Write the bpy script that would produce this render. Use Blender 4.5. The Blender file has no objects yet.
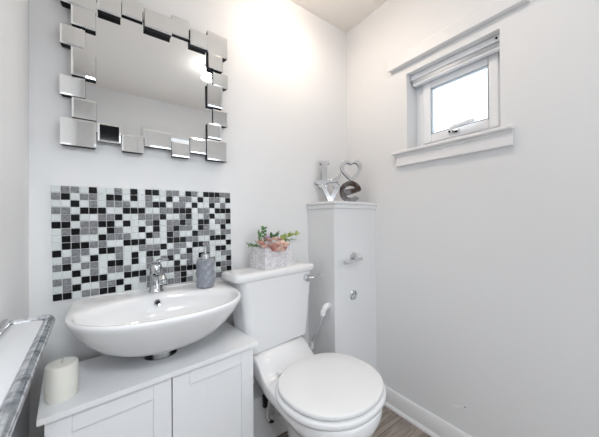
import bpy, bmesh, math, random
from mathutils import Vector, Matrix
PI = math.pi
random.seed(7)
S = bpy.context.scene
C = S.collection

# ------------------------------------------------------------------ camera, world, exposure
def cam_matrix(yaw, pitch, roll, loc):
    fw = Vector((math.cos(yaw)*math.cos(pitch), math.sin(yaw)*math.cos(pitch), math.sin(pitch)))
    r = Vector((math.sin(yaw), -math.cos(yaw), 0)); u = r.cross(fw)
    c, s = math.cos(roll), math.sin(roll)
    r2 = c*r + s*u; u2 = -s*r + c*u
    m = Matrix((r2, u2, -fw)).transposed().to_4x4(); m.translation = loc
    return m
cd = bpy.data.cameras.new('camera'); cam = bpy.data.objects.new('camera', cd); C.objects.link(cam)
cd.sensor_width = 36; cd.lens = 36*265/599; cd.clip_start = 0.01
cam.matrix_world = cam_matrix(math.radians(54.12), math.radians(0.3), math.radians(-0.4), (0, 0, 1.112))
S.camera = cam
S.view_settings.view_transform = 'Standard'; S.view_settings.look = 'None'
S.view_settings.gamma = 1; S.view_settings.use_curve_mapping = False
S.view_settings.exposure = 0.40
w = bpy.data.worlds.new('sky'); S.world = w; w.use_nodes = True
bg = w.node_tree.nodes['Background']; bg.inputs[0].default_value = (0.88, 0.94, 1, 1); bg.inputs[1].default_value = 1.8

# room: left wall x=-0.222, window wall x=1.358, mirror wall y=1.30, door wall y=-0.68
XL, XR, YB, YF, ZC = -0.222, 1.358, 1.30, -0.68, 2.419
def area(name, loc, size, power, col, rot=(0, 0, 0), shape='DISK', spread=180):
    l = bpy.data.lights.new(name, 'AREA'); l.energy = power; l.color = col; l.shape = shape; l.size = size; l.spread = math.radians(spread)
    o = bpy.data.objects.new(name, l); C.objects.link(o); o.location = loc; o.rotation_euler = rot
    return o
LAMP_A = (0.80, 1.00)      # warm downlight near the boxed corner
LAMP_B = (0.70, 0.27)      # ceiling lamp in the middle of the room
area('corner_lamp_beam', (LAMP_A[0], LAMP_A[1], ZC-0.100), 0.09, 1.7, (1, 0.86, 0.73))
area('ceiling_lamp_beam', (LAMP_B[0], LAMP_B[1], ZC-0.100), 0.12, 0.8, (1, 0.98, 0.96))
dl_ = area('daylight_outside_window', (XR+0.75, 0.62, 1.95), 1.1, 22, (0.86, 0.94, 1), (0, math.radians(78), 0), shape='SQUARE')
fl_ = area('added_fill_light', (0.0, -0.10, 1.66), 0.24, 2.6, (0.88, 0.95, 1), shape='SQUARE', spread=120)  # unseen soft light added near the camera to fill the low left
fl_.rotation_euler = (Vector((0.12, 0.95, 0.35)) - fl_.location).to_track_quat('-Z', 'Y').to_euler()

# ------------------------------------------------------------------ materials
def mat(name, col, rough=0.5, metal=0.0, **k):
    m = bpy.data.materials.new(name); m.use_nodes = True
    b = m.node_tree.nodes['Principled BSDF']
    b.inputs['Base Color'].default_value = (*col, 1); b.inputs['Roughness'].default_value = rough; b.inputs['Metallic'].default_value = metal
    for kk, v in k.items(): b.inputs[kk.replace('_', ' ')].default_value = v
    return m
def nodes(m): return m.node_tree.nodes, m.node_tree.links, m.node_tree.nodes['Principled BSDF']
def bump(m, scale, strength, dist=0.001, detail=3):
    n, l, b = nodes(m)
    tc = n.new('ShaderNodeTexCoord'); t = n.new('ShaderNodeTexNoise'); t.inputs['Scale'].default_value = scale; t.inputs['Detail'].default_value = detail
    bp = n.new('ShaderNodeBump'); bp.inputs['Strength'].default_value = strength; bp.inputs['Distance'].default_value = dist
    l.new(tc.outputs['Object'], t.inputs['Vector']); l.new(t.outputs['Fac'], bp.inputs['Height']); l.new(bp.outputs['Normal'], b.inputs['Normal'])
    return m
def mottle(m, scale, c1, c2, lo=0.35, hi=0.65, detail=4, dist=0.0, coord='Object'):
    n, l, b = nodes(m)
    tc = n.new('ShaderNodeTexCoord'); t = n.new('ShaderNodeTexNoise'); t.inputs['Scale'].default_value = scale; t.inputs['Detail'].default_value = detail
    t.inputs['Distortion'].default_value = dist
    r = n.new('ShaderNodeValToRGB'); r.color_ramp.elements[0].position = lo; r.color_ramp.elements[1].position = hi
    r.color_ramp.elements[0].color = (*c1, 1); r.color_ramp.elements[1].color = (*c2, 1)
    l.new(tc.outputs[coord], t.inputs['Vector']); l.new(t.outputs['Fac'], r.inputs['Fac']); l.new(r.outputs['Color'], b.inputs['Base Color'])
    return m
M = {}
M['wall'] = bump(mat('wall_paint', (0.815, 0.82, 0.828), 0.55), 60, 0.10)
M['ceiling'] = bump(mat('ceiling_paint', (0.90, 0.86, 0.815), 0.8), 60, 0.08)
M['trim'] = mat('gloss_white_paint', (0.82, 0.82, 0.83), 0.45)
M['upvc'] = mat('white_upvc', (0.91, 0.93, 0.96), 0.28)
M['ceramic'] = mat('white_ceramic', (0.85, 0.85, 0.86), 0.16, Coat_Weight=0.25, Coat_Roughness=0.08)
M['plastic'] = mat('white_plastic', (0.86, 0.86, 0.865), 0.22)
M['cab'] = mat('white_cabinet_paint', (0.88, 0.885, 0.90), 0.38)
M['chrome'] = mat('chrome', (0.66, 0.67, 0.69), 0.07, 1.0)
M['silver'] = mat('polished_silver', (0.86, 0.88, 0.91), 0.16, 1.0)
M['reflchrome'] = mottle(mat('chrome_painted_reflections', (0.66, 0.68, 0.72), 0.16, 1.0), 48, (0.34, 0.36, 0.40), (0.88, 0.90, 0.93), 0.36, 0.60, 3, 0.6)  # light and dark reflections painted into the chrome as noise
M['darkreflchrome'] = mottle(mat('chrome_painted_dark_reflections', (0.3, 0.27, 0.26), 0.12, 1.0), 16, (0.12, 0.085, 0.07), (0.42, 0.42, 0.44), 0.42, 0.60)  # dark brownish reflections painted into the chrome of the letter e
M['mirror'] = mat('mirror_glass', (0.94, 0.96, 0.97), 0.015, 1.0)
M['black'] = mat('black_edge', (0.005, 0.005, 0.006), 0.5, Specular_IOR_Level=0.1)
M['edgerefl'] = mat('letter_edge_painted_reflection', (0.16, 0.17, 0.19), 0.3, 0.9)  # dark bevel reflections painted on the letter sides as a darker metal
M['darkrefl'] = mat('painted_dark_reflection', (0.006, 0.006, 0.008), 0.08, Specular_IOR_Level=0.2)  # dark reflection of one mirror block painted as a black face
M['grout'] = mat('white_grout', (0.80, 0.81, 0.82), 0.7)
M['tile_w'] = mat('white_glass_tile', (0.66, 0.70, 0.70), 0.22)
M['tile_p'] = mat('pale_glass_tile', (0.73, 0.76, 0.78), 0.22)
M['tile_g'] = mottle(mat('grey_glass_tile', (0.3, 0.3, 0.31), 0.25, Specular_IOR_Level=0.25), 120, (0.13, 0.135, 0.145), (0.31, 0.315, 0.33), 0.3, 0.7)
M['tile_b'] = mat('black_glass_tile', (0.006, 0.006, 0.007), 0.25, Specular_IOR_Level=0.15)
M['wax'] = mat('ivory_wax', (0.90, 0.88, 0.81), 0.45, Subsurface_Weight=0.25)
M['wax'].node_tree.nodes['Principled BSDF'].inputs['Subsurface Radius'].default_value = (0.02, 0.016, 0.01)
M['wick'] = mat('wick_cotton', (0.55, 0.53, 0.50), 0.9)
M['soap'] = mat('grey_glass', (0.27, 0.29, 0.33), 0.3)
M['planter'] = mottle(mat('lilac_marbled_card', (0.8, 0.78, 0.8), 0.5), 75, (0.58, 0.53, 0.57), (0.84, 0.83, 0.84), 0.30, 0.60, 5, 0.8)
M['petal_pink'] = mottle(mat('salmon_petal', (0.75, 0.3, 0.25), 0.6), 60, (0.50, 0.20, 0.18), (0.78, 0.48, 0.42))
M['petal_peach'] = mottle(mat('peach_petal', (0.8, 0.5, 0.4), 0.6), 60, (0.70, 0.42, 0.34), (0.88, 0.72, 0.62))
M['petal_lilac'] = mat('lilac_petal', (0.60, 0.38, 0.62), 0.6)
M['petal_cream'] = mat('cream_petal', (0.86, 0.74, 0.52), 0.6)
M['leaf'] = mat('green_leaf', (0.10, 0.24, 0.07), 0.5)
M['leaf_dark'] = mat('dark_green_leaf', (0.05, 0.13, 0.05), 0.45)
M['leaf_light'] = mat('yellow_green_leaf', (0.36, 0.45, 0.12), 0.5)
M['rubber'] = mat('black_rubber', (0.02, 0.02, 0.02), 0.6)
M['hose'] = mat('pale_braided_hose', (0.62, 0.63, 0.64), 0.35, 0.3)
M['mark'] = mat('filler', (0.86, 0.86, 0.85), 0.7)
M['void'] = mat('dark_gap', (0.03, 0.03, 0.03), 0.8)
M['alu'] = mat('blind_aluminium', (0.62, 0.65, 0.70), 0.3, 0.25)
M['gasket'] = mat('gasket_rubber', (0.28, 0.32, 0.36), 0.6)
M['shade'] = mat('opal_lamp_glass', (0.95, 0.95, 0.93), 0.3)
def glow(name, col, st):
    m = mat(name, col, 0.4); b = nodes(m)[2]; b.inputs['Emission Color'].default_value = (*col, 1); b.inputs['Emission Strength'].default_value = st
    return m
M['lamp'] = glow('lit_lamp', (1, 0.93, 0.84), 6)
M['opal'] = glow('lit_opal_lamp', (1, 0.975, 0.95), 18)
M['opal_warm'] = glow('lit_warm_lamp', (1, 0.84, 0.70), 27)
def glass_mat(name, tint, gloss, rough=0.02):
    m = bpy.data.materials.new(name); m.use_nodes = True; n, l = m.node_tree.nodes, m.node_tree.links
    n.remove(n['Principled BSDF']); o = n['Material Output']
    t = n.new('ShaderNodeBsdfTransparent'); t.inputs[0].default_value = (*tint, 1)
    g = n.new('ShaderNodeBsdfGlossy'); g.inputs['Roughness'].default_value = rough
    mx = n.new('ShaderNodeMixShader'); f = n.new('ShaderNodeFresnel'); f.inputs[0].default_value = gloss
    l.new(f.outputs[0], mx.inputs[0]); l.new(t.outputs[0], mx.inputs[1]); l.new(g.outputs[0], mx.inputs[2]); l.new(mx.outputs[0], o.inputs[0])
    return m
M['glass'] = glass_mat('window_glass', (0.97, 0.98, 0.99), 1.45)
M['frost'] = mat('frosted_glass', (0.84, 0.86, 0.89), 0.25, Transmission_Weight=0.15)
# floor: grey-brown wood planks running across the room
def floor_mat():
    m = mat('grey_wood_planks', (0.3, 0.26, 0.23), 0.42); n, l, b = nodes(m)
    tc = n.new('ShaderNodeTexCoord'); mp = n.new('ShaderNodeMapping'); mp.inputs['Location'].default_value = (0.31, 0.028, 0)
    br = n.new('ShaderNodeTexBrick'); br.inputs['Scale'].default_value = 1; br.inputs['Brick Width'].default_value = 1.2; br.inputs['Row Height'].default_value = 0.15
    br.inputs['Mortar Size'].default_value = 0.0022; br.inputs['Color1'].default_value = (0.30, 0.255, 0.225, 1); br.inputs['Color2'].default_value = (0.40, 0.35, 0.315, 1)
    br.inputs['Mortar'].default_value = (0.10, 0.085, 0.075, 1)
    mp2 = n.new('ShaderNodeMapping'); mp2.inputs['Scale'].default_value = (3.2, 26, 1)
    ns = n.new('ShaderNodeTexNoise'); ns.inputs['Scale'].default_value = 1.6; ns.inputs['Detail'].default_value = 8; ns.inputs['Distortion'].default_value = 1.0
    rp = n.new('ShaderNodeValToRGB'); rp.color_ramp.elements[0].position = 0.32; rp.color_ramp.elements[1].position = 0.68
    rp.color_ramp.elements[0].color = (0.50, 0.48, 0.46, 1); rp.color_ramp.elements[1].color = (1.15, 1.12, 1.1, 1)
    mx = n.new('ShaderNodeMix'); mx.data_type = 'RGBA'; mx.blend_type = 'MULTIPLY'; mx.inputs['Factor'].default_value = 0.9
    l.new(tc.outputs['Object'], mp.inputs['Vector']); l.new(mp.outputs[0], br.inputs['Vector'])
    l.new(tc.outputs['Object'], mp2.inputs['Vector']); l.new(mp2.outputs[0], ns.inputs['Vector']); l.new(ns.outputs['Fac'], rp.inputs['Fac'])
    l.new(br.outputs['Color'], mx.inputs['A']); l.new(rp.outputs['Color'], mx.inputs['B']); l.new(mx.outputs['Result'], b.inputs['Base Color'])
    return m
M['floor'] = floor_mat()

# ------------------------------------------------------------------ helpers
def obj(name, bm, mats, parent=None, smooth=False, bevel=0.0, segs=2, angle=40):
    if not isinstance(mats, (list, tuple)): mats = [mats]
    bmesh.ops.recalc_face_normals(bm, faces=bm.faces)
    me = bpy.data.meshes.new(name); bm.to_mesh(me); bm.free()
    for m in mats: me.materials.append(m)
    o = bpy.data.objects.new(name, me); C.objects.link(o)
    if parent: o.parent = parent
    if smooth:
        for p in me.polygons: p.use_smooth = True
    if bevel:
        md = o.modifiers.new('bevel', 'BEVEL'); md.width = bevel; md.segments = segs; md.limit_method = 'ANGLE'; md.angle_limit = math.radians(angle)
        for p in me.polygons: p.use_smooth = True
        wn = o.modifiers.new('wn', 'WEIGHTED_NORMAL'); wn.keep_sharp = True
    elif smooth:
        me.set_sharp_from_angle(angle=math.radians(angle))
    return o
def thing(name, label, cat, loc=(0, 0, 0), rz=0.0, group=None):
    o = bpy.data.objects.new(name, None); C.objects.link(o); o.location = loc; o.rotation_euler = (0, 0, rz); o.empty_display_size = 0.05
    tag(o, label, cat, group); return o
def tag(o, label, cat, group=None):
    o['label'] = label; o['category'] = cat
    if group: o['group'] = group
    return o
def struct(o): o['kind'] = 'structure'; return o
def box(bm, a, b, mi=0, mx=None):
    vs = [bm.verts.new((x, y, z)) for x in (a[0], b[0]) for y in (a[1], b[1]) for z in (a[2], b[2])]
    if mx:
        for v in vs: v.co = mx @ v.co
    fs = []
    for q in ((0, 1, 3, 2), (4, 6, 7, 5), (0, 4, 5, 1), (2, 3, 7, 6), (0, 2, 6, 4), (1, 5, 7, 3)):
        f = bm.faces.new([vs[i] for i in q]); f.material_index = mi; fs.append(f)
    return fs
def B(*boxes):
    bm = bmesh.new()
    for a, b in boxes: box(bm, a, b)
    return bm
def skin(bm, rings, cap0=True, cap1=True, closed=True, mi=0):
    R = [[bm.verts.new(p) for p in r] for r in rings]
    n = len(R[0])
    for a, b in zip(R, R[1:]):
        for i in range(n if closed else n-1):
            j = (i+1) % n
            f = bm.faces.new((a[i], a[j], b[j], b[i])); f.material_index = mi
    if cap0: bm.faces.new(R[0][::-1]).material_index = mi
    if cap1: bm.faces.new(R[-1]).material_index = mi
    return R
def lathe(bm, prof, c=(0, 0, 0), n=32, axis='Z', mi=0, cap0=True, cap1=True):
    rings = []
    for r, h in prof:
        ring = []
        for i in range(n):
            t = 2*PI*i/n; x, y = r*math.cos(t), r*math.sin(t)
            p = (x, y, h) if axis == 'Z' else ((x, h, y) if axis == 'Y' else (h, x, y))
            ring.append((p[0]+c[0], p[1]+c[1], p[2]+c[2]))
        rings.append(ring)
    skin(bm, rings, cap0, cap1, mi=mi)
    return bm
def tube(bm, pts, rad, n=12, mi=0, cap=True):
    pts = [Vector(p) for p in pts]
    rs = rad if isinstance(rad, (list, tuple)) else [rad]*len(pts)
    rings = []; prev = None
    for i, p in enumerate(pts):
        t = (pts[min(i+1, len(pts)-1)] - pts[max(i-1, 0)]).normalized()
        if prev is None:
            u = t.cross(Vector((0, 0, 1)));  u = u if u.length > 0.1 else t.cross(Vector((1, 0, 0)))
        else: u = prev - t*prev.dot(t)
        u.normalize(); v = t.cross(u); prev = u
        rings.append([p + rs[i]*(math.cos(2*PI*k/n)*u + math.sin(2*PI*k/n)*v) for k in range(n)])
    skin(bm, rings, cap, cap, mi=mi); return bm
def smooth_path(pts, k=8):
    pts = [Vector(p) for p in pts]; out = []
    for i in range(len(pts)-1):
        p0, p1, p2, p3 = pts[max(i-1, 0)], pts[i], pts[i+1], pts[min(i+2, len(pts)-1)]
        for j in range(k):
            t = j/k
            out.append(0.5*((2*p1)+(p2-p0)*t+(2*p0-5*p1+4*p2-p3)*t*t+(3*p1-p0-3*p2+p3)*t**3))
    out.append(pts[-1]); return out
def rrect(cx, cy, hx, hy, r, n=6):
    out = []
    for sx, sy, a0 in ((1, 1, 0), (-1, 1, PI/2), (-1, -1, PI), (1, -1, 1.5*PI)):
        for k in range(n+1):
            a = a0 + PI/2*k/n
            out.append((cx+sx*(hx-r)+r*math.cos(a), cy+sy*(hy-r)+r*math.sin(a)))
    return out
def lerp_table(tab, x):
    if x <= tab[0][0]: return tab[0][1]
    for (a, va), (b, vb) in zip(tab, tab[1:]):
        if x <= b:
            t = (x-a)/(b-a); t = t*t*(3-2*t) if len(tab) < 0 else t
            return va + (vb-va)*t
    return tab[-1][1]

# ------------------------------------------------------------------ setting
T = 0.1
struct(obj('floor', B(((XL-T, YF-1.6, -0.1), (XR+T, YB+T, 0))), M['floor']))
struct(obj('ceiling', B(((XL-T, YF-T, ZC), (XR+T, YB+T, ZC+0.1))), M['ceiling']))
struct(obj('wall_back', B(((XL-T, YB, 0), (XR+T, YB+T, ZC))), M['wall']))
struct(obj('wall_left', B(((XL-T, YF-T, 0), (XL, YB, ZC))), M['wall']))
# window wall with its opening
WY0, WY1, WZ0, WZ1 = 0.410, 0.845, 1.478, 1.925
TW = 0.20
struct(obj('wall_right', B(((XR, YF-T, 0), (XR+TW, WY0, ZC)), ((XR, WY1, 0), (XR+TW, YB, ZC)), ((XR, WY0, 0), (XR+TW, WY1, WZ0)), ((XR, WY0, WZ1), (XR+TW, WY1, ZC))), M['wall']))
# door wall behind the camera: doorway left open so the sky adds fill light
DX0, DX1, DZ = 0.36, 1.12, 2.03
struct(obj('wall_front', B(((XL, YF-T, 0), (DX0, YF, ZC)), ((DX1, YF-T, 0), (XR, YF, ZC)), ((DX0, YF-T, DZ), (DX1, YF, ZC))), M['wall']))
struct(obj('trim_1', B(((DX0-0.07, YF, 0), (DX0, YF+0.018, DZ+0.07)), ((DX1, YF, 0), (DX1+0.07, YF+0.018, DZ+0.07)), ((DX0, YF, DZ), (DX1, YF+0.018, DZ+0.07))), M['trim'], bevel=0.004))
# boxing in the far corner, with its ledge
BX0, BY0, BZ = 1.004, 1.064, 1.175
struct(obj('wall_boxing', B(((BX0, BY0, 0), (XR, YB, BZ))), M['wall'], bevel=0.002))
bm = B(((BX0-0.012, BY0-0.012, BZ+0.024), (XR, YB, BZ+0.040)), ((BX0-0.006, BY0-0.006, BZ), (XR, YB, BZ+0.024)))
struct(obj('trim_2', bm, M['trim'], bevel=0.004))
# skirting
def skirting(name, a, b, face, h):
    bm = bmesh.new(); d = Vector((b[0]-a[0], b[1]-a[1], 0)); n = Vector((*face, 0))
    prof = [(0, 0), (0.024, 0), (0.024, 0.010), (0.016, 0.022), (0.014, 0.024), (0.014, h-0.018), (0.009, h-0.004), (0.006, h), (0, h)]
    r = [[Vector((*p, 0)) + n*o + Vector((0, 0, z)) for o, z in prof] for p in (a, b)]
    skin(bm, r); return struct(obj(name, bm, M['trim'], smooth=True, angle=25))
skirting('baseboard_right', (XR, YF), (XR, BY0), (-1, 0), 0.106)
struct(obj('pipe_boxing', B(((0.506, 1.180, 0), (BX0, YB, 0.240))), M['trim'], bevel=0.003))
skirting('baseboard_back', (XL, YB), (0.506, YB), (0, -1), 0.106)
skirting('baseboard_left', (XL, YF), (XL, YB), (1, 0), 0.106)
# long flat batten over the window
struct(obj('trim_3', B(((XR-0.030, 0.308, 1.972), (XR, 0.946, 2.040))), M['trim'], bevel=0.004))
# window sill with rounded nose and apron
bm = B(((XR-0.034, 0.360, 1.478), (XR, 0.925, 1.495)), ((XR, WY0, 1.478), (XR+0.10, WY1, 1.495)))
struct(obj('trim_4', bm, M['trim'], bevel=0.006, segs=3))
bm = B(((XR-0.016, 0.364, 1.412), (XR, 0.905, 1.478)))
box(bm, (XR-0.020, 0.364, 1.466), (XR-0.016, 0.905, 1.478)); box(bm, (XR-0.022, 0.364, 1.412), (XR-0.016, 0.905, 1.424))
struct(obj('trim_5', bm, M['trim'], bevel=0.003))
# window: frame, opening sash, glass, handle
wi = struct(bpy.data.objects.new('window_1', None)); C.objects.link(wi); wi.location = (XR+0.115, 0.6275, 1.495)
def rframe(x0, x1, o, i):          # rectangular frame between outer and inner (y0, y1, z0, z1)
    return B(((x0, o[0], o[2]), (x1, i[0], o[3])), ((x0, i[1], o[2]), (x1, o[1], o[3])), ((x0, i[0], o[2]), (x1, i[1], i[2])), ((x0, i[0], i[3]), (x1, i[1], o[3])))
hw = (WY1-WY0)/2
obj('frame', rframe(-0.022, 0.05, (-hw, hw, 0, 0.43), (-0.180, 0.160, 0.044, 0.374)), M['upvc'], wi, bevel=0.004)
obj('sash', rframe(-0.038, 0.02, (-0.188, 0.168, 0.036, 0.382), (-0.1485, 0.1225, 0.082, 0.334)), M['upvc'], wi, bevel=0.006)
obj('gasket', rframe(-0.036, -0.012, (-0.1490, 0.1230, 0.0815, 0.3345), (-0.1450, 0.1190, 0.0855, 0.3305)), M['gasket'], wi)
obj('glass', B(((-0.012, -0.150, 0.080), (-0.006, 0.124, 0.336))), M['glass'], wi)
hd = bmesh.new(); box(hd, (-0.050, -0.024, 0.050), (-0.038, 0.026, 0.070)); lathe(hd, [(0.010, -0.070), (0.011, -0.050)], (0, 0.010, 0.060), 16, 'X')
hnd = obj('handle', hd, M['chrome'], wi, True, 0.003)
bm = bmesh.new(); box(bm, (-0.0545, -0.018, 0.052), (-0.050, -0.004, 0.060)); box(bm, (-0.0735, 0.006, 0.054), (-0.070, 0.016, 0.064))
obj('catch', bm, M['black'], hnd, bevel=0.001)
lv = bmesh.new(); tube(lv, smooth_path([(-0.066, 0.010, 0.066), (-0.072, -0.005, 0.078), (-0.072, -0.05, 0.083), (-0.070, -0.105, 0.085)], 5), [0.009]*5+[0.009]*11)
obj('lever', lv, M['upvc'], hnd, True)
# rolled-up slatted blind under the top of the reveal
bl = thing('window_blind', 'white slatted blind pulled right up under the top of the small window recess', 'blind', (XR+0.052, 0.6275, 1.925))
obj('headrail', B(((-0.016, -hw+0.004, -0.030), (0.022, hw-0.004, -0.002))), M['upvc'], bl, bevel=0.003)
bm = bmesh.new()
for k in range(6):
    z = -0.034 - k*0.0030; box(bm, (-0.011, -hw+0.012, z-0.0017), (0.015, hw-0.012, z))
obj('slat_stack', bm, M['alu'], bl)
obj('bottom_rail', B(((-0.012, -hw+0.012, -0.063), (0.016, hw-0.012, -0.053))), M['upvc'], bl, bevel=0.003)
for sy in (-1, 1):
    br = obj('bracket', B(((-0.020, sy*(hw-0.004)-0.0035, -0.034), (0.020, sy*(hw-0.004)+0.0035, -0.0005))), M['alu'], bl, bevel=0.001)
obj('cord_hole', lathe(bmesh.new(), [(0.004, -0.0215), (0.004, -0.015)], (0, -hw+0.022, -0.016), 12, 'X'), M['black'], bl)

# ceiling lights
def ceiling_lamp(label, x, y, m):
    t = thing('ceiling_lamp', label, 'ceiling light', (x, y, ZC))
    obj('base', lathe(bmesh.new(), [(0.050, -0.030), (0.052, 0)], n=32), M['trim'], t, True)
    obj('shade', lathe(bmesh.new(), [(0.010, -0.092), (0.030, -0.087), (0.045, -0.076), (0.053, -0.062), (0.055, -0.048), (0.050, -0.034), (0.040, -0.028)], n=32), m, t, True)
ceiling_lamp('small opal ceiling lamp in the middle of the ceiling, seen in the mirror', LAMP_B[0], LAMP_B[1], M['opal'])
ceiling_lamp('small opal ceiling lamp close to the mirror wall, out of the mirror', LAMP_A[0], LAMP_A[1], M['opal_warm'])

# ------------------------------------------------------------------ mosaic splashback
PATT = """wggwbwwgwbwbbwggwbgwbbbgg
gbwggwbbwbwgwwbwggwbwggwb
wwbwgwgggwwgbbwggwbwwbwgw
ggwbbbwwbbbwwggbbbwggwbbb
wgbwwggbwwgggbwwgbwwgbwwg
bbwggbbwbwwgbwggbgwbbwggb
wgbggwbgwwbwbwgbggwbgwwbw
wbgwwbgggwwbgwbgwwbgggwgg
wbbbggwwbbbwwwbbbggwwbbbw
bwggwbbgwwgggbwggwbbgwwwb
wggwbwwgwbwbbwggwbwwgwbbw
gbwggwbbwbwgwgbwggwbbwwgg
wwbwgwgggwwgwwwbwgwwwgwwb
ggwbbbwwbbbwwggbbbbwwwbgg
wgbwwggbwwggbwwgbwwgbwwgb
bbwggbbwbwwgwbggbgwbbwggb""".split('\n')
sp = thing('mosaic_splashback', 'splashback of small black, grey and white glass mosaic tiles above the basin', 'splashback', (-0.167, YB, 1.243))
sp.rotation_euler = (0, math.radians(-0.75), 0)
PX, PZ, G = 0.0268, 0.0262, 0.0011
obj('grout', B(((-0.007, -0.005, -16*PZ-0.003), (25*PX+0.001, 0, 0.004))), M['grout'], sp)
bm = bmesh.new(); rnd = random.Random(3)
for r, row in enumerate(PATT):
    for c, ch in enumerate(row[:25]):
        mi = {'w': 0 if rnd.random() < 0.75 else 3, 'g': 1, 'b': 2}[ch]
        x, z = c*PX, -r*PZ; e = 0.0016
        o = [(x+G, -0.004, z-PZ+G), (x+PX-G, -0.004, z-PZ+G), (x+PX-G, -0.004, z-G), (x+G, -0.004, z-G)]
        i_ = [(x+G, -0.0072, z-PZ+G), (x+PX-G, -0.0072, z-PZ+G), (x+PX-G, -0.0072, z-G), (x+G, -0.0072, z-G)]
        k_ = [(x+G+e, -0.0082, z-PZ+G+e), (x+PX-G-e, -0.0082, z-PZ+G+e), (x+PX-G-e, -0.0082, z-G-e), (x+G+e, -0.0082, z-G-e)]
        skin(bm, [o, i_, k_], False, True, mi=mi)
obj('tiles', bm, [M['tile_w'], M['tile_g'], M['tile_b'], M['tile_p']], sp)

# ------------------------------------------------------------------ mirror with staggered mirror-block border
mr = thing('wall_mirror', 'large square wall mirror edged with staggered small mirror blocks', 'mirror', (0.171, YB, 1.70))
YM = -0.030
def rel(x0, x1, z0, z1): return x0-0.171, x1-0.171, z0-1.70, z1-1.70
x0, x1, z0, z1 = rel(-0.075, 0.417, 1.452, 1.950)
obj('backing', B(((x0, -0.024, z0), (x1, -0.002, z1))), M['black'], mr)
obj('mirror_glass', B(((x0, YM, z0), (x1, -0.024, z1))), M['mirror'], mr)
blocks = [  # x0 x1 z0 z1 front-depth, small tilt about z and x
 (-0.138, -0.034, 1.900, 2.004, .046, 0.6, 0.2), (-0.106, -0.034, 1.828, 1.900, .050, -1.0, 0.5), (-0.138, -0.067, 1.750, 1.822, .044, 1.0, -0.6),
 (-0.107, -0.035, 1.643, 1.747, .052, 0.3, 0.4), (-0.138, -0.066, 1.568, 1.640, .044, -0.6, 0.3), (-0.106, -0.034, 1.489, 1.564, .046, 0.8, -1.8), (-0.138, -0.034, 1.386, 1.486, .046, 0, -2.2),
 (-0.031, 0.044, 1.909, 1.986, .060, 0.4, 0.6), (0.046, 0.121, 1.934, 2.012, .046, -0.5, 1.2), (0.123, 0.226, 1.910, 1.984, .062, 0.5, 0.3), (0.228, 0.304, 1.932, 2.013, .046, -0.8, 1.0), (0.302, 0.380, 1.906, 1.978, .056, 0.3, -0.4), (0.380, 0.478, 1.902, 2.008, .046, 2.4, -1.0),
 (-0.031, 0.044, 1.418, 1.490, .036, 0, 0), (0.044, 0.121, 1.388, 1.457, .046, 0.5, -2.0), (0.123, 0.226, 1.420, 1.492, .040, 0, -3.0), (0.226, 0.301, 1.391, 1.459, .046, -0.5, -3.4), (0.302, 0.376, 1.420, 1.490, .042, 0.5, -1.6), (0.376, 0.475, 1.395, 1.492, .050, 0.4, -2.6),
 (0.379, 0.446, 1.497, 1.569, .052, -0.6, -1.6), (0.407, 0.480, 1.571, 1.646, .044, 0.6, 0.4), (0.379, 0.451, 1.650, 1.755, .054, -0.5, 1.2), (0.407, 0.480, 1.757, 1.824, .044, 0.8, 0.8), (0.380, 0.449, 1.824, 1.900, .054, 4, -4)]
for i, (a, b, c, d, dep, tz, tx) in enumerate(blocks):
    a, b, c, d = rel(a, b, c, d); cx, cz, hx, hz = (a+b)/2, (c+d)/2, (b-a)/2-0.0006, (d-c)/2-0.0006
    bm = bmesh.new(); e = 0.006
    def ring(y, ix, iz): return [(-hx+ix, y, -hz+iz), (hx-ix, y, -hz+iz), (hx-ix, y, hz-iz), (-hx+ix, y, hz-iz)]
    f0, f1 = -dep+0.005, -dep
    skin(bm, [ring(-0.002, 0.004, 0.004), ring(f0, 0, 0)], True, False, mi=1)
    skin(bm, [ring(f0, 0, 0), ring(f0-0.002, 0, 0), ring(f0-0.0030, e, e)], False, False, mi=0)
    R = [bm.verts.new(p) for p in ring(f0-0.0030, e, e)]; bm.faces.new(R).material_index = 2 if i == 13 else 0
    bmesh.ops.remove_doubles(bm, verts=bm.verts, dist=1e-6)
    bm.transform(Matrix.Translation((cx, 0, cz)) @ Matrix.Rotation(math.radians(tz), 4, 'Z') @ Matrix.Rotation(math.radians(tx), 4, 'X'))
    o = obj('mirror_block', bm, [M['mirror'], M['black'], M['darkrefl']], mr)
    if i == 13: o['label'] = 'mirror block with a dark reflection painted on its face'

# ------------------------------------------------------------------ cabinet under the basin
CA = math.radians(5.2)
cab = thing('vanity_cabinet', 'white two door shaker cabinet standing under the basin', 'cabinet', (-0.148, 0.937, 0), CA)
CW, CD, CH = 0.654, 0.295, 0.608
hx, hy, hr = 0.328, 0.174, 0.060
bm = bmesh.new()
N = 64
def rect_pt(t):
    dx, dy = math.cos(t), math.sin(t); ks = []
    if dx > 1e-9: ks.append((CW-hx)/dx)
    if dx < -1e-9: ks.append(-hx/dx)
    if dy > 1e-9: ks.append((CD-hy)/dy)
    if dy < -1e-9: ks.append(-hy/dy)
    k = min(ks); return (hx+dx*k, hy+dy*k)
angs = sorted([2*PI*i/N for i in range(N)] + [math.atan2(y-hy, x-hx) % (2*PI) for x in (0, CW) for y in (0, CD)])
outer = [rect_pt(t) for t in angs]; inner = [(hx+hr*math.cos(t), hy+hr*math.sin(t)) for t in angs]
loops = [[(*p, CH-0.016) for p in inner], [(*p, CH-0.016) for p in outer], [(*p, CH) for p in outer], [(*p, CH) for p in inner]]
skin(bm, loops+[loops[0]], False, False)
bmesh.ops.remove_doubles(bm, verts=bm.verts, dist=1e-5)
obj('worktop', bm, M['cab'], cab, bevel=0.002)
ov = 0.014
obj('side_panel', B(((ov, ov+0.018, 0), (ov+0.016, CD-0.004, CH-0.016))), M['cab'], cab, bevel=0.001)
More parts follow.
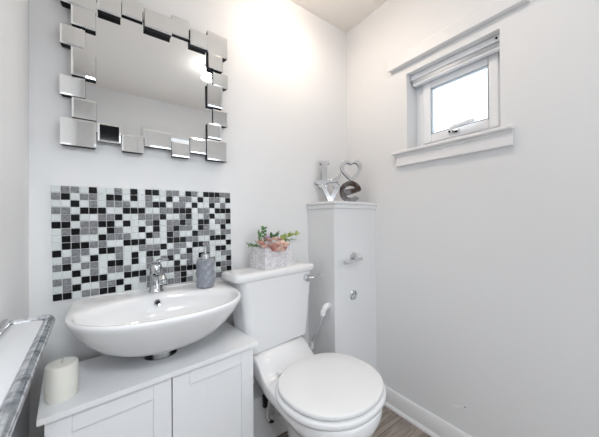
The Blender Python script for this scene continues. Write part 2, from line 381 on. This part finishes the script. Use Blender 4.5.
obj('side_panel', B(((CW-ov-0.016, ov+0.018, 0), (CW-ov, CD-0.004, CH-0.016))), M['cab'], cab, bevel=0.001)
obj('base_panel', B(((ov+0.016, ov+0.018, 0.06), (CW-ov-0.016, CD-0.004, 0.076)), ((ov+0.016, ov+0.04, 0), (CW-ov-0.016, ov+0.055, 0.06))), M['cab'], cab)
obj('rear_panel', B(((ov+0.016, CD-0.010, 0.076), (CW-ov-0.016, CD-0.004, CH-0.016))), M['cab'], cab)
def door(x0, x1):
    z0, z1, y = 0.062, CH-0.018, ov; st = 0.055
    bm = B(((x0, y, z0), (x0+st, y+0.018, z1)), ((x1-st, y, z0), (x1, y+0.018, z1)), ((x0+st, y, z0), (x1-st, y+0.018, z0+st)), ((x0+st, y, z1-st), (x1-st, y+0.018, z1)))
    d = obj('door', bm, M['cab'], cab, bevel=0.0015)
    bm = bmesh.new(); n = 3; wd = (x1-x0-2*st)/n
    for k in range(n):
        a = x0+st+k*wd; box(bm, (a, y+0.006, z0+st), (a+wd, y+0.014, z1-st))
    obj('panel', bm, M['cab'], d, bevel=0.0003)
mid = 0.325
door(ov, mid-0.0018); door(mid+0.0018, CW-ov)

# ------------------------------------------------------------------ basin
BC = 0.170
bas = thing('wash_basin', 'white ceramic basin hung on the wall above the white cabinet', 'basin', (BC, YB, 0.63))
YO = -0.0005
def outer_pt(t):            # local, y=0 at the wall; t in 0..2pi
    hwid, cy, dep, p = 0.278, -0.200, 0.232, 2.35
    c, s = math.cos(t), math.sin(t)
    x = hwid*math.copysign(abs(c)**(2/p), c)
    if s < 0: return (x, cy - dep*abs(s)**(2/p))
    pb = 9
    x = hwid*math.copysign(abs(c)**(2/pb), c) * (1-0.03*(abs(s)**3))
    return (x, cy + 0.1995*abs(s)**(2/pb))
def inner_pt(t):
    c, s = math.cos(t), math.sin(t); p = 2.2
    if s > 0: p = 1.75
    x = 0.256*math.copysign(abs(c)**(2/p), c)
    return (x, -0.235 + (0.178 if s < 0 else 0.138)*math.copysign(abs(s)**(2/p), s))
N = 120
ts = [2*PI*i/N for i in range(N)]
O = [outer_pt(t) for t in ts]; I = [inner_pt(t) for t in ts]
TOP = 0.190
def under(sc, z, syk=None):
    sy = syk or sc
    return [(x*sc, y*sy + YO, z) for x, y in O]
rings = [under(0.38, 0.029, 0.60), under(0.48, 0.031, 0.66), under(0.61, 0.044, 0.735), under(0.74, 0.068, 0.815), under(0.855, 0.104, 0.895), under(0.935, 0.138, 0.952), under(0.983, 0.166, 0.987), under(1.0, 0.178, 1.0), under(1.0, 0.184, 1.0)]
def mixr(k, z, zi=None):
    return [(a[0]+(b[0]-a[0])*k, a[1]+(b[1]-a[1])*k+YO, z) for a, b in zip(O, I)]
rings += [[(x*0.994, y*0.994+YO, TOP-0.001) for x, y in O], mixr(0.30, TOP), mixr(0.75, TOP-0.001), mixr(0.93, TOP-0.004)]
def inn(sc, z, cy=-0.235): return [(x*sc, (y-cy)*sc+cy+YO, z) for x, y in I]
rings += [inn(1.0, TOP-0.010), inn(0.975, TOP-0.030), inn(0.92, TOP-0.065), inn(0.80, TOP-0.090), inn(0.55, TOP-0.106), inn(0.25, TOP-0.112), inn(0.09, TOP-0.114)]
bm = bmesh.new(); skin(bm, rings)
obj('bowl', bm, M['ceramic'], bas, True, angle=60)
ovf = bmesh.new()
lathe(ovf, [(0.0085, 0.0), (0.0125, 0.001), (0.0135, -0.002), (0.0125, -0.004), (0.0085, -0.003), (0.0085, 0.0)], n=24, axis='Y', cap0=False, cap1=False)
ovf.transform(Matrix.Translation((-0.010, -0.1080, TOP-0.034)) @ Matrix.Rotation(math.radians(-12), 4, 'X'))
of = obj('overflow_ring', ovf, M['chrome'], bas, True)
bm = lathe(bmesh.new(), [(0.0088, -0.0012), (0.0088, 0.004)], n=20, axis='Y'); bm.transform(Matrix.Translation((-0.010, -0.1080, TOP-0.034)) @ Matrix.Rotation(math.radians(-12), 4, 'X'))
obj('overflow_hole', bm, M['void'], of)
obj('waste_plug', lathe(bmesh.new(), [(0.026, 0), (0.026, 0.003), (0.02, 0.006), (0.004, 0.007)], (0, -0.235, TOP-0.1145), 24), M['chrome'], bas, True)
bm = lathe(bmesh.new(), [(0.030, -0.062), (0.030, -0.012), (0.037, -0.010), (0.037, 0.042)], (-0.006, -0.172, 0), 24)
obj('waste_pipe', bm, M['plastic'], bas, True)
obj('sealant', B(((-0.273, -0.004, 0.188), (0.273, 0.0, 0.194))), M['plastic'], bas, bevel=0.001)

# tap
tp = thing('basin_tap', 'chrome single lever mixer tap on the back edge of the basin', 'tap', (0.162, 1.248, 0.819))
bm = bmesh.new(); lathe(bm, [(0.0285, 0), (0.0285, 0.004), (0.0255, 0.008), (0.0230, 0.03), (0.0215, 0.055), (0.0225, 0.075), (0.0215, 0.084)], n=28)
obj('body', bm, M['chrome'], tp, True)
bm = bmesh.new()
tube(bm, smooth_path([(0, 0.004, 0.060), (0.003, -0.025, 0.070), (0.007, -0.055, 0.074), (0.010, -0.078, 0.068), (0.011, -0.088, 0.056)], 6), [0.0175]*8+[0.0165]*8+[0.016]*9, 16)
spt = obj('spout', bm, M['chrome'], tp, True)
bm = lathe(bmesh.new(), [(0.0105, 0.046), (0.0165, 0.046), (0.0178, 0.051), (0.0165, 0.062)], (0.011, -0.0885, 0), 20)
obj('aerator', bm, M['reflchrome'], spt, True)
bm = bmesh.new(); lathe(bm, [(0.0205, 0.086), (0.0235, 0.092), (0.0225, 0.108), (0.015, 0.116), (0.004, 0.118)], n=24)
hp = smooth_path([(-0.004, 0.012, 0.104), (0.002, -0.012, 0.122), (0.012, -0.045, 0.134), (0.022, -0.082, 0.139)], 6)
rr = []
for i, p in enumerate(hp):
    k = i/(len(hp)-1); w_, h_ = 0.017-0.004*k, 0.010-0.005*k
    rr.append([(p[0]+w_*math.cos(2*PI*j/14), p[1]-0.3*h_*math.sin(2*PI*j/14), p[2]+h_*math.sin(2*PI*j/14)) for j in range(14)])
skin(bm, rr)
obj('lever', bm, M['chrome'], tp, True)

# soap dispenser with raised diamonds
so = thing('soap_dispenser', 'grey faceted soap dispenser with chrome pump on the basin corner', 'soap dispenser', (0.350, 1.198, 0.8195), math.radians(10)); so.scale = (1.12, 1.12, 1.07)
bm = bmesh.new(); n = 24; rows = 13; rings = []
rings.append([(0.029*math.cos(2*PI*i/n), 0.029*math.sin(2*PI*i/n), 0) for i in range(n)])
for j in range(rows):
    z = 0.004 + 0.106*j/(rows-1); ring = []
    for i in range(n):
        ph = (i % 4, j % 4)
        r = 0.0325 + (0.0042 if ph in ((0, 0), (2, 2)) else (-0.0018 if ph in ((2, 0), (0, 2)) else 0.0010))
        ring.append((r*math.cos(2*PI*i/n), r*math.sin(2*PI*i/n), z))
    rings.append(ring)
rings += [[(q*math.cos(2*PI*i/n), q*math.sin(2*PI*i/n), z) for i in range(n)] for q, z in ((0.031, 0.114), (0.018, 0.117), (0.014, 0.118))]
skin(bm, rings); obj('bottle', bm, M['soap'], so)
obj('collar', lathe(bmesh.new(), [(0.0165, 0.116), (0.0165, 0.134), (0.012, 0.137), (0.0055, 0.138)], n=24), M['chrome'], so, True)
ph_ = obj('pump_head', lathe(bmesh.new(), [(0.0046, 0.137), (0.0046, 0.170), (0.010, 0.171), (0.0105, 0.181), (0.006, 0.184)], n=20), M['chrome'], so, True)
bm = bmesh.new(); tube(bm, smooth_path([(0, 0, 0.177), (-0.008, -0.018, 0.178), (-0.016, -0.036, 0.171)], 5), 0.0042, 10)
obj('nozzle', bm, M['chrome'], ph_, True)

# candle
ca = thing('pillar_candle', 'cream pillar candle on the front left corner of the white cabinet', 'candle', (-0.108, 1.026, 0.608))
obj('wax', lathe(bmesh.new(), [(0.0345, 0), (0.0365, 0.003), (0.0368, 0.05), (0.0365, 0.091), (0.0355, 0.0955), (0.033, 0.0965), (0.018, 0.0960), (0.004, 0.0950)], n=48), M['wax'], ca, True)
obj('wick', tube(bmesh.new(), smooth_path([(0, 0, 0.092), (0.001, 0, 0.104), (0.004, 0.002, 0.113)], 4), 0.0017, 8), M['wick'], ca, True)

# ------------------------------------------------------------------ toilet
to = thing('toilet', 'white close coupled toilet with its round lid closed', 'toilet', (0.658, 1.268, 0), math.radians(7.2))
def loft_rr(bm, secs, n=6):
    skin(bm, [[(x, y, z) for x, y in rrect(cx, cy, hx_, hy_, r, n)] for z, cx, hx_, cy, hy_, r in secs])
bm = bmesh.new()
loft_rr(bm, [(0.500, 0.018, 0.176, -0.088, 0.062, 0.03), (0.503, 0.018, 0.182, -0.088, 0.067, 0.032), (0.56, 0.017, 0.190, -0.088, 0.070, 0.032), (0.70, 0.014, 0.205, -0.089, 0.074, 0.032), (0.842, 0.010, 0.219, -0.090, 0.078, 0.032)])
cis = obj('cistern', bm, M['ceramic'], to, True, angle=50)
bm = bmesh.new()
loft_rr(bm, [(0.838, 0.006, 0.237, -0.088, 0.083, 0.034), (0.842, 0.006, 0.243, -0.088, 0.086, 0.036), (0.860, 0.006, 0.2435, -0.088, 0.0865, 0.036), (0.868, 0.006, 0.241, -0.088, 0.084, 0.034), (0.8725, 0.006, 0.234, -0.088, 0.077, 0.032), (0.8745, 0, 0.194, -0.088, 0.056, 0.03), (0.875, 0, 0.02, -0.088, 0.02, 0.01)])
obj('cistern_lid', bm, M['ceramic'], to, True, angle=60)
# flush lever on the front right
bm = lathe(bmesh.new(), [(0.0195, -0.158), (0.0205, -0.178), (0.0195, -0.185), (0.011, -0.189), (0.002, -0.190)], (0.176, 0, 0.806), 24, 'Y')
fl = obj('flush_lever', bm, M['chrome'], to, True)
bm = bmesh.new(); tube(bm, smooth_path([(0.176, -0.185, 0.806), (0.190, -0.198, 0.808), (0.208, -0.205, 0.812), (0.240, -0.208, 0.817)], 5), [0.006]*5+[0.0045]*6+[0.0055]*5, 10)
obj('handle', bm, M['chrome'], fl, True)
# pan: stacked outlines from the rim down to the foot, with the raised shelf under the cistern
wT = [(-0.676, 0.0), (-0.674, 0.024), (-0.668, 0.055), (-0.652, 0.100), (-0.622, 0.140), (-0.577, 0.170), (-0.525, 0.187), (-0.470, 0.191), (-0.415, 0.184), (-0.35, 0.173), (-0.27, 0.160), (-0.20, 0.153), (-0.06, 0.150), (-0.02, 0.145)]
def smooth01(t): t = max(0.0, min(1.0, t)); return t*t*(3-2*t)
tT = [(-0.70, 0.420)] + [(-0.275+0.120*i/24, 0.420+0.079*smooth01(i/24)) for i in range(25)] + [(-0.02, 0.499)]
K = 72
def pan_ring(d, yf, yb, hwid, blend, inset=1.0):
    R_, L_ = [], []
    for k in range(K+1):
        u = 0.5-0.5*math.cos(PI*k/K)
        yt = -0.676 + (0.656)*u                         # matching point of the rim outline
        if k == 0: w0 = 0.0
        else: w0 = lerp_table(wT, yt)*min(1.0, 0.55+0.45*min(1, k/3))
        w1 = hwid*max(0.0, 1-abs(2*u-1)**2.3)**(1/2.3)
        y = yf + (yb-yf)*u; w_ = (w0*(1-blend) + w1*blend)*inset
        z = 0.420 - d + (lerp_table(tT, y)-0.420)*max(0.0, 1-d/0.10)
        R_.append((w_, y, z)); L_.append((-w_, y, z))
    return R_ + L_[-2:0:-1] if blend == 1 else R_ + L_[::-1][:-1]
lev = [(0.0, -0.672, -0.022, 0.19, 0.0, 0.965), (0.003, -0.675, -0.020, 0.19, 0.0, 0.988), (0.010, -0.677, -0.020, 0.19, 0.0, 1.0), (0.030, -0.677, -0.020, 0.19, 0.0, 1.0),
       (0.045, -0.675, -0.030, 0.187, 0.05, 0.99), (0.058, -0.668, -0.110, 0.180, 0.3, 0.97), (0.074, -0.660, -0.200, 0.172, 0.55, 0.95), (0.104, -0.645, -0.258, 0.155, 0.85, 0.96), (0.150, -0.618, -0.278, 0.136, 0.95, 0.98),
       (0.210, -0.595, -0.285, 0.118, 0.97, 1.0), (0.280, -0.576, -0.285, 0.106, 0.98, 1.0), (0.350, -0.566, -0.280, 0.103, 0.98, 1.0), (0.400, -0.566, -0.280, 0.106, 0.98, 1.0), (0.420, -0.568, -0.280, 0.110, 0.98, 1.0)]
bm = bmesh.new()
V = [[bm.verts.new(p) for p in pan_ring(*a)] for a in lev]
n = len(V[0])
for a, b in zip(V, V[1:]):
    for i in range(n):
        j = (i+1) % n; bm.faces.new((a[i], a[j], b[j], b[i]))
for Rg in (V[0], V[-1]):                                # close the rim and the foot by strips from side to side
    for k in range(K):
        a, b, c, d_ = Rg[k], Rg[k+1], Rg[(n-k-1) % n], Rg[(n-k) % n]
        f = [v for i, v in enumerate((a, b, c, d_)) if v not in (a, b, c, d_)[:i]]
        if len(f) > 2: bm.faces.new(f)
bmesh.ops.remove_doubles(bm, verts=bm.verts, dist=1e-6)
obj('pan', bm, M['ceramic'], to, True, angle=75)
bm = bmesh.new(); tube(bm, [(0.05, -0.32, 0.15), (0.06, -0.13, 0.155), (0.06, -0.102, 0.156)], [0.042, 0.044, 0.050], 20)
obj('outlet', bm, M['ceramic'], to, True)
def seat_outline(k, n=72, cy=-0.470, hwid=0.217, hl=0.199):
    out = []
    for i in range(n):
        t = 2*PI*i/n; c, s_ = math.cos(t), math.sin(t); p = 2.12 if s_ < 0 else 2.35
        out.append((0.018 + k*hwid*math.copysign(abs(c)**(2/p), c), cy + k*hl*math.copysign(abs(s_)**(2/p), s_)))
    return out
def slab(name, z0, z1, k, crown, par=to, ro=0.006):
    bm = bmesh.new(); R = []
    for kk, z in ((k-0.03, z0), (k-0.008, z0+0.001), (k, z0+ro), (k, z1-ro), (k-0.01, z1-ro*0.35), (k-0.035, z1), (k*0.6, z1+crown*0.7), (k*0.2, z1+crown)):
        R.append([(x, y, z) for x, y in seat_outline(kk)])
    skin(bm, R); return obj(name, bm, M['plastic'], par, True, angle=70)
slab('seat', 0.4205, 0.4435, 1.028, 0.0, ro=0.008)
slab('lid', 0.447, 0.466, 0.985, 0.004)
for sx in (-1, 1):
    bm = lathe(bmesh.new(), [(0.010, 0.419), (0.010, 0.440), (0.008, 0.445), (0.003, 0.446)], (sx*0.075, -0.258, 0), 16)
    lathe(bm, [(0.007, -0.02), (0.007, 0.02)], (sx*0.075, -0.264, 0.440), 12, 'X')
    obj('hinge', bm, M['plastic'], to, True)

# water supply: white valve on the side of the boxing and its hose
ws = thing('supply_valve', 'white plastic water valve and hose on the side of the boxing beside the toilet', 'valve', (BX0, 1.112, 0.628)); ws.scale = (0.85, 1, 0.95)
bm = bmesh.new(); tube(bm, smooth_path([(0, 0, 0.004), (-0.020, 0, 0.004), (-0.036, 0.002, -0.008), (-0.048, 0.003, -0.028)], 5), [0.013]*4+[0.017]*8+[0.0155]*4, 16)
obj('elbow', bm, M['plastic'], ws, True)
bm = bmesh.new(); tube(bm, [(-0.0485, 0.003, -0.022), (-0.053, 0.006, -0.045)], 0.0175, 10)
obj('nut', bm, M['plastic'], ws, True)
bm = bmesh.new(); tube(bm, [(-0.001, 0, 0.004), (-0.009, 0, 0.005)], 0.017, 14)
obj('collar', bm, M['plastic'], ws, True)
bm = bmesh.new(); tube(bm, smooth_path([(-0.051, 0.004, -0.04), (-0.062, 0.020, -0.11), (-0.080, 0.048, -0.18), (-0.092, 0.062, -0.225)], 6), 0.0075, 12)
obj('hose', bm, M['hose'], ws, True)
bm = bmesh.new(); tube(bm, [(-0.091, 0.061, -0.215), (-0.095, 0.064, -0.25)], 0.015, 10)
obj('nut', bm, M['plastic'], ws, True)
bm = bmesh.new(); tube(bm, smooth_path([(-0.094, 0.063, -0.245), (-0.10, 0.085, -0.28), (-0.10, 0.120, -0.285), (-0.10, 0.1645, -0.285)], 5), 0.010, 12)
obj('pipe', bm, M['hose'], ws, True)
# looped hose low beside the pan
lh = thing('looped_hose', 'pale looped hose with a black end on the low boxing between the cabinet and toilet', 'hose', (0.632, 1.180, 0.20))
obj('end_fitting', B(((-0.014, -0.018, -0.014), (0.012, 0.0, 0.048))), M['rubber'], lh, bevel=0.003)
bm = bmesh.new(); tube(bm, smooth_path([(0.016, -0.020, 0.030), (0.005, -0.030, -0.002), (-0.003, -0.032, -0.040), (0.008, -0.032, -0.072), (0.030, -0.030, -0.084), (0.028, -0.022, -0.060)], 6), 0.006, 10)
obj('hose', bm, M['plastic'], lh, True)
bm = bmesh.new(); tube(bm, smooth_path([(0.006, -0.032, -0.070), (0.016, -0.0315, -0.080), (0.030, -0.030, -0.0842)], 4), 0.0075, 10)
obj('sleeve', bm, M['rubber'], lh, True)

# ------------------------------------------------------------------ things on the boxing
rh = thing('toilet_roll_holder', 'empty chrome toilet roll holder on the front of the boxing', 'toilet roll holder', (1.150, BY0, 0.891))
obj('backplate', lathe(bmesh.new(), [(0.027, 0), (0.027, -0.006), (0.025, -0.009), (0.006, -0.010)], (0, 0, 0.006), 28, 'Y'), M['chrome'], rh, True)
bm = bmesh.new(); tube(bm, smooth_path([(0.0, -0.006, 0.002), (0.001, -0.025, -0.002), (0.0, -0.044, -0.005)], 5), 0.0095, 14)
obj('post', bm, M['chrome'], rh, True)
bm = bmesh.new(); tube(bm, smooth_path([(0.022, -0.046, -0.001), (0.0, -0.046, -0.005), (-0.06, -0.046, -0.012), (-0.108, -0.046, -0.016), (-0.118, -0.046, -0.004)], 5), 0.0078, 12)
obj('arm', bm, M['chrome'], rh, True)
cp = thing('cover_plate', 'small round chrome cover plate on the boxing below the roll holder', 'cover plate', (1.150, BY0, 0.676))
obj('rim', lathe(bmesh.new(), [(0.021, 0), (0.0285, -0.001), (0.029, -0.004), (0.026, -0.008), (0.021, -0.007), (0.021, 0)], n=32, axis='Y', cap0=False, cap1=False), M['chrome'], cp, True)
obj('disc', lathe(bmesh.new(), [(0.021, 0), (0.021, -0.003), (0.012, -0.005), (0.004, -0.008)], n=28, axis='Y'), M['reflchrome'], cp, True)

# LOVE letters sign
lo = thing('love_sign', 'silver LOVE letter ornament standing on the ledge of the boxing', 'ornament', (1.148, 1.172, BZ+0.0402), math.radians(-40)); lo.rotation_euler[0] = math.radians(-8)
U = 0.00084
def P2(pts): return [((x-208)*U, (371-y)*U) for x, y in pts]
def letter(name, loops, m, depth=0.011, y=0.0):
    cu = bpy.data.curves.new(name, 'CURVE'); cu.dimensions = '2D'; cu.fill_mode = 'BOTH'; cu.extrude = depth; cu.bevel_depth = 0.0022; cu.bevel_resolution = 2; cu.offset = -0.0022
    for lp in loops:
        s_ = cu.splines.new('POLY'); s_.points.add(len(lp)-1)
        for p, (a, b) in zip(s_.points, lp): p.co = (a, b, 0, 1)
        s_.use_cyclic_u = True
    tmp = bpy.data.objects.new('tmp', cu); C.objects.link(tmp)
    me = bpy.data.meshes.new_from_object(tmp.evaluated_get(bpy.context.evaluated_depsgraph_get()))
    bpy.data.objects.remove(tmp); bpy.data.curves.remove(cu)
    me.name = name; me.transform(Matrix.Translation((0, y, 0)) @ Matrix.Rotation(PI/2, 4, 'X'))
    me.materials.clear(); me.materials.append(m); me.materials.append(M['edgerefl'])
    for p in me.polygons: p.material_index = 0 if abs(p.normal.y) > 0.6 else 1
    o = bpy.data.objects.new(name, me); C.objects.link(o); o.parent = lo; return o
letter('letter', [P2([(68, 54), (140, 54), (140, 74), (125, 80), (125, 200), (158, 200), (186, 178), (222, 140), (224, 160), (204, 200), (204, 216), (120, 222), (110, 238), (58, 238), (36, 226), (40, 210), (62, 204), (84, 200), (84, 80), (68, 74)])], M['silver'])
def heart(sc):
    o = []
    for i in range(48):
        t = 2*PI*i/48; x = 16*math.sin(t)**3; y = 13*math.cos(t)-5*math.cos(2*t)-2*math.cos(3*t)-math.cos(4*t)
        ex, ey = 79*math.sin(t), 84*math.cos(t)
        o.append((299+(0.6*x*5.0+0.4*ex)*sc, 126-(0.6*(y+2.5)*5.9+0.4*ey)*sc))
    return o
letter('letter', [P2(heart(1.0)), P2(heart(0.69))], M['silver'])
letter('letter', [P2([(60, 238), (128, 238), (128, 256), (116, 262), (146, 322), (176, 262), (164, 256), (164, 238), (228, 238), (228, 256), (212, 262), (160, 371), (132, 371), (84, 262), (60, 256)])], M['silver'])
def arc(cx, cy, r, a0, a1, n): return [(cx+r*math.cos(math.radians(a0+(a1-a0)*i/n)), cy+r*math.sin(math.radians(a0+(a1-a0)*i/n))) for i in range(n+1)]
cx, cy = 291, 291
e_out = arc(cx, cy, 79, -18, -342+22, 40)       # outer from right, over the top, round to lower right
e_in_low = arc(cx, cy, 46, -342+28, -205, 14)
bar = [(cx-41, cy+22), (cx+77, cy-24)]
e_loop = e_out + e_in_low + [(cx-36, cy+29), (cx+76, cy-6)]
e_hole = arc(cx, cy, 46, -160, -34, 14) + []
el = letter('letter', [P2(e_loop), P2(e_hole)], M['darkreflchrome']); el['label'] = 'letter e with dark brownish reflections painted in'

# ------------------------------------------------------------------ flowers in a planter on the cistern
fb = thing('flower_box', 'square marbled planter of pink flowers standing on the toilet cistern', 'flowers', (0.606, 1.118, 0.8752), math.radians(13))
FW, FD, FH = 0.186, 0.118, 0.103
obj('planter', B(((0, 0, 0), (FW, 0.004, FH)), ((0, FD-0.004, 0), (FW, FD, FH)), ((0, 0.004, 0), (0.004, FD-0.004, FH)), ((FW-0.004, 0.004, 0), (FW, FD-0.004, FH)), ((0.004, 0.004, 0), (FW-0.004, FD-0.004, 0.086))), M['planter'], fb, bevel=0.0012)
def petal(bm, M4, L, Wd, curl, mi=0):
    n = 5; rows = []
    for i in range(n):
        t = i/(n-1); w_ = Wd*math.sin(PI*(0.12+0.80*t))**0.8; z = curl*t*t*L
        rows.append([M4 @ Vector((-w_/2, t*L, z+0.10*w_)), M4 @ Vector((0, t*L, z)), M4 @ Vector((w_/2, t*L, z+0.10*w_))])
    skin(bm, rows, False, False, closed=False, mi=mi)
def flower(loc, rad, m, layers=3, tilt=(0, 0)):
    bm = bmesh.new()
    for ly in range(layers):
        k = 6 if ly < 2 else 4; lift = 0.15 + 0.42*ly; L = rad*(1-0.18*ly)
        for i in range(k):
            a = 2*PI*(i+0.5*ly)/k + random.uniform(-.2, .2)
            M4 = Matrix.Rotation(a, 4, 'Z') @ Matrix.Rotation(lift, 4, 'X')
            petal(bm, M4, L*random.uniform(.9, 1.1), L*0.85, random.uniform(-0.25, 0.1))
    lathe(bm, [(rad*0.16, 0), (rad*0.2, rad*0.25), (rad*0.08, rad*0.4)], n=10)
    bm.transform(Matrix.Translation(loc) @ Matrix.Rotation(tilt[0], 4, 'X') @ Matrix.Rotation(tilt[1], 4, 'Y'))
    o = obj('flower', bm, m, fb, True, angle=80); md = o.modifiers.new('solid', 'SOLIDIFY'); md.thickness = 0.0008; return o
spots = [(0.004, 0.012, .104, .021, 'petal_peach'), (0.030, 0.004, .106, .025, 'petal_pink'), (0.060, 0.002, .110, .026, 'petal_pink'), (0.092, -0.002, .112, .027, 'petal_peach'), (0.120, 0.004, .108, .024, 'petal_peach'), (0.150, 0.014, .106, .020, 'petal_cream'),
         (0.018, 0.048, .118, .024, 'petal_pink'), (0.048, 0.040, .130, .027, 'petal_pink'), (0.082, 0.036, .134, .028, 'petal_peach'), (0.114, 0.040, .130, .024, 'petal_pink'), (0.146, 0.050, .122, .020, 'petal_cream'),
         (0.036, 0.085, .124, .024, 'petal_peach'), (0.072, 0.080, .142, .022, 'petal_lilac'), (0.104, 0.080, .140, .020, 'petal_lilac'), (0.136, 0.085, .128, .018, 'petal_lilac'),
         (0.044, -0.008, .094, .020, 'petal_pink'), (0.078, -0.010, .094, .022, 'petal_peach'), (0.106, -0.008, .096, .018, 'petal_pink')]
for x, y, z, r, m in spots:
    flower((x*1.14, y, z+0.002), r*random.uniform(0.85, 1.1), M[m], 3, (random.uniform(-.1, .9) if y < .03 else random.uniform(-.2, .5), random.uniform(-.4, .4)))
def sprig(path, m, lr, leaf_l, leaf_w, n, name='sprig'):
    pts = smooth_path(path, 6); bm = bmesh.new(); tube(bm, pts, 0.0012, 6)
    for i in range(n):
        k = int((0.35+0.65*i/(n-1))*(len(pts)-1)); p = pts[k]; d = (pts[min(k+1, len(pts)-1)]-pts[max(k-1, 0)]).normalized()
        q = d.to_track_quat('Y', 'Z').to_matrix().to_4x4()
        sd = 1 if i % 2 else -1
        M4 = Matrix.Translation(p) @ q @ Matrix.Rotation(sd*lr*random.uniform(.7, 1.2), 4, 'Z') @ Matrix.Rotation(random.uniform(-.5, .8), 4, 'X') @ Matrix.Rotation(random.uniform(-.7, .7), 4, 'Y')
        petal(bm, M4, leaf_l*random.uniform(.8, 1.1), leaf_w, random.uniform(-.3, .1))
    o = obj(name, bm, m, fb, True, angle=80); md = o.modifiers.new('solid', 'SOLIDIFY'); md.thickness = 0.0006; return o
sprig([(0.02, 0.04, 0.10), (-0.025, 0.030, 0.116), (-0.085, 0.012, 0.118)], M['leaf'], 0.22, 0.036, 0.012, 10)
sprig([(0.02, 0.05, 0.09), (0.014, 0.055, 0.135), (0.012, 0.055, 0.165)], M['leaf'], 0.5, 0.022, 0.009, 7)
sprig([(0.06, 0.07, 0.10), (0.060, 0.075, 0.15), (0.062, 0.078, 0.198)], M['leaf'], 0.9, 0.019, 0.014, 10)
sprig([(0.05, 0.07, 0.10), (0.040, 0.075, 0.14), (0.032, 0.08, 0.178)], M['leaf'], 0.9, 0.017, 0.013, 8)
sprig([(0.09, 0.05, 0.11), (0.096, 0.052, 0.150), (0.126, 0.050, 0.160)], M['leaf_dark'], 0.5, 0.036, 0.018, 6)
sprig([(0.13, 0.05, 0.11), (0.180, 0.045, 0.140), (0.258, 0.035, 0.158)], M['leaf_light'], 0.6, 0.030, 0.016, 16)
sprig([(0.14, 0.06, 0.11), (0.180, 0.060, 0.145), (0.230, 0.055, 0.166)], M['leaf_light'], 0.6, 0.024, 0.012, 10)
sprig([(0.13, 0.03, 0.11), (0.170, 0.025, 0.128), (0.212, 0.015, 0.132)], M['leaf'], 0.6, 0.022, 0.010, 7)

# ------------------------------------------------------------------ chrome-framed shelf on the left wall
SZ = 0.838
sh = thing('wall_shelf', 'frosted glass shelf in a rounded chrome frame on the left wall', 'shelf', (XL+0.003, 0.95, SZ), math.radians(2))
def rr_path(x0, x1, y0, y1, r, n=6):
    pts = [(x0, y1, 0)]
    for k in range(n+1):
        a = PI/2 - PI/2*k/n; pts.append((x1-r+r*math.cos(a), y1-r+r*math.sin(a), 0))
    for k in range(n+1):
        a = -PI/2*k/n; pts.append((x1-r+r*math.cos(a), y0+r+r*math.sin(a), 0))
    pts.append((x0, y0, 0)); return pts
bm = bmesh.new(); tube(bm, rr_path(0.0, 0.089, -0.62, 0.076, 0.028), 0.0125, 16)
obj('frame', bm, M['reflchrome'], sh, True)
obj('glass_panel', B(((0.004, -0.612, -0.005), (0.083, 0.070, 0.002))), M['frost'], sh, bevel=0.002)
bm = bmesh.new(); tube(bm, [(0.006, -0.61, 0.012), (0.006, 0.058, 0.012), (0.006, 0.066, 0.012)], [0.0095, 0.0095, 0.006], 14)
obj('rail', bm, M['chrome'], sh, True)
for y in (-0.45, -0.05):
    obj('bracket', lathe(bmesh.new(), [(0.02, 0), (0.02, 0.006), (0.008, 0.008), (0.008, 0.02)], (0, y, -0.014), 18, 'X'), M['chrome'], sh, True)

# small filled hole low on the window wall
fp = thing('filler_patch', 'small pale filler patch with a dark screw hole low on the window wall', 'wall mark', (XR, 0.590, 0.212))
fp.rotation_euler = (math.radians(-24), 0, 0)
bm = bmesh.new(); skin(bm, [[(0, 0.026*math.cos(t), 0.006*math.sin(t)) for t in ts[::6]], [(-0.0012, 0.022*math.cos(t), 0.005*math.sin(t)) for t in ts[::6]]])
obj('filler', bm, M['mark'], fp, True)
obj('screw_hole', lathe(bmesh.new(), [(0.0035, -0.0015), (0.0035, 0)], (0, -0.033, 0.001), 10, 'X'), M['gasket'], fp)
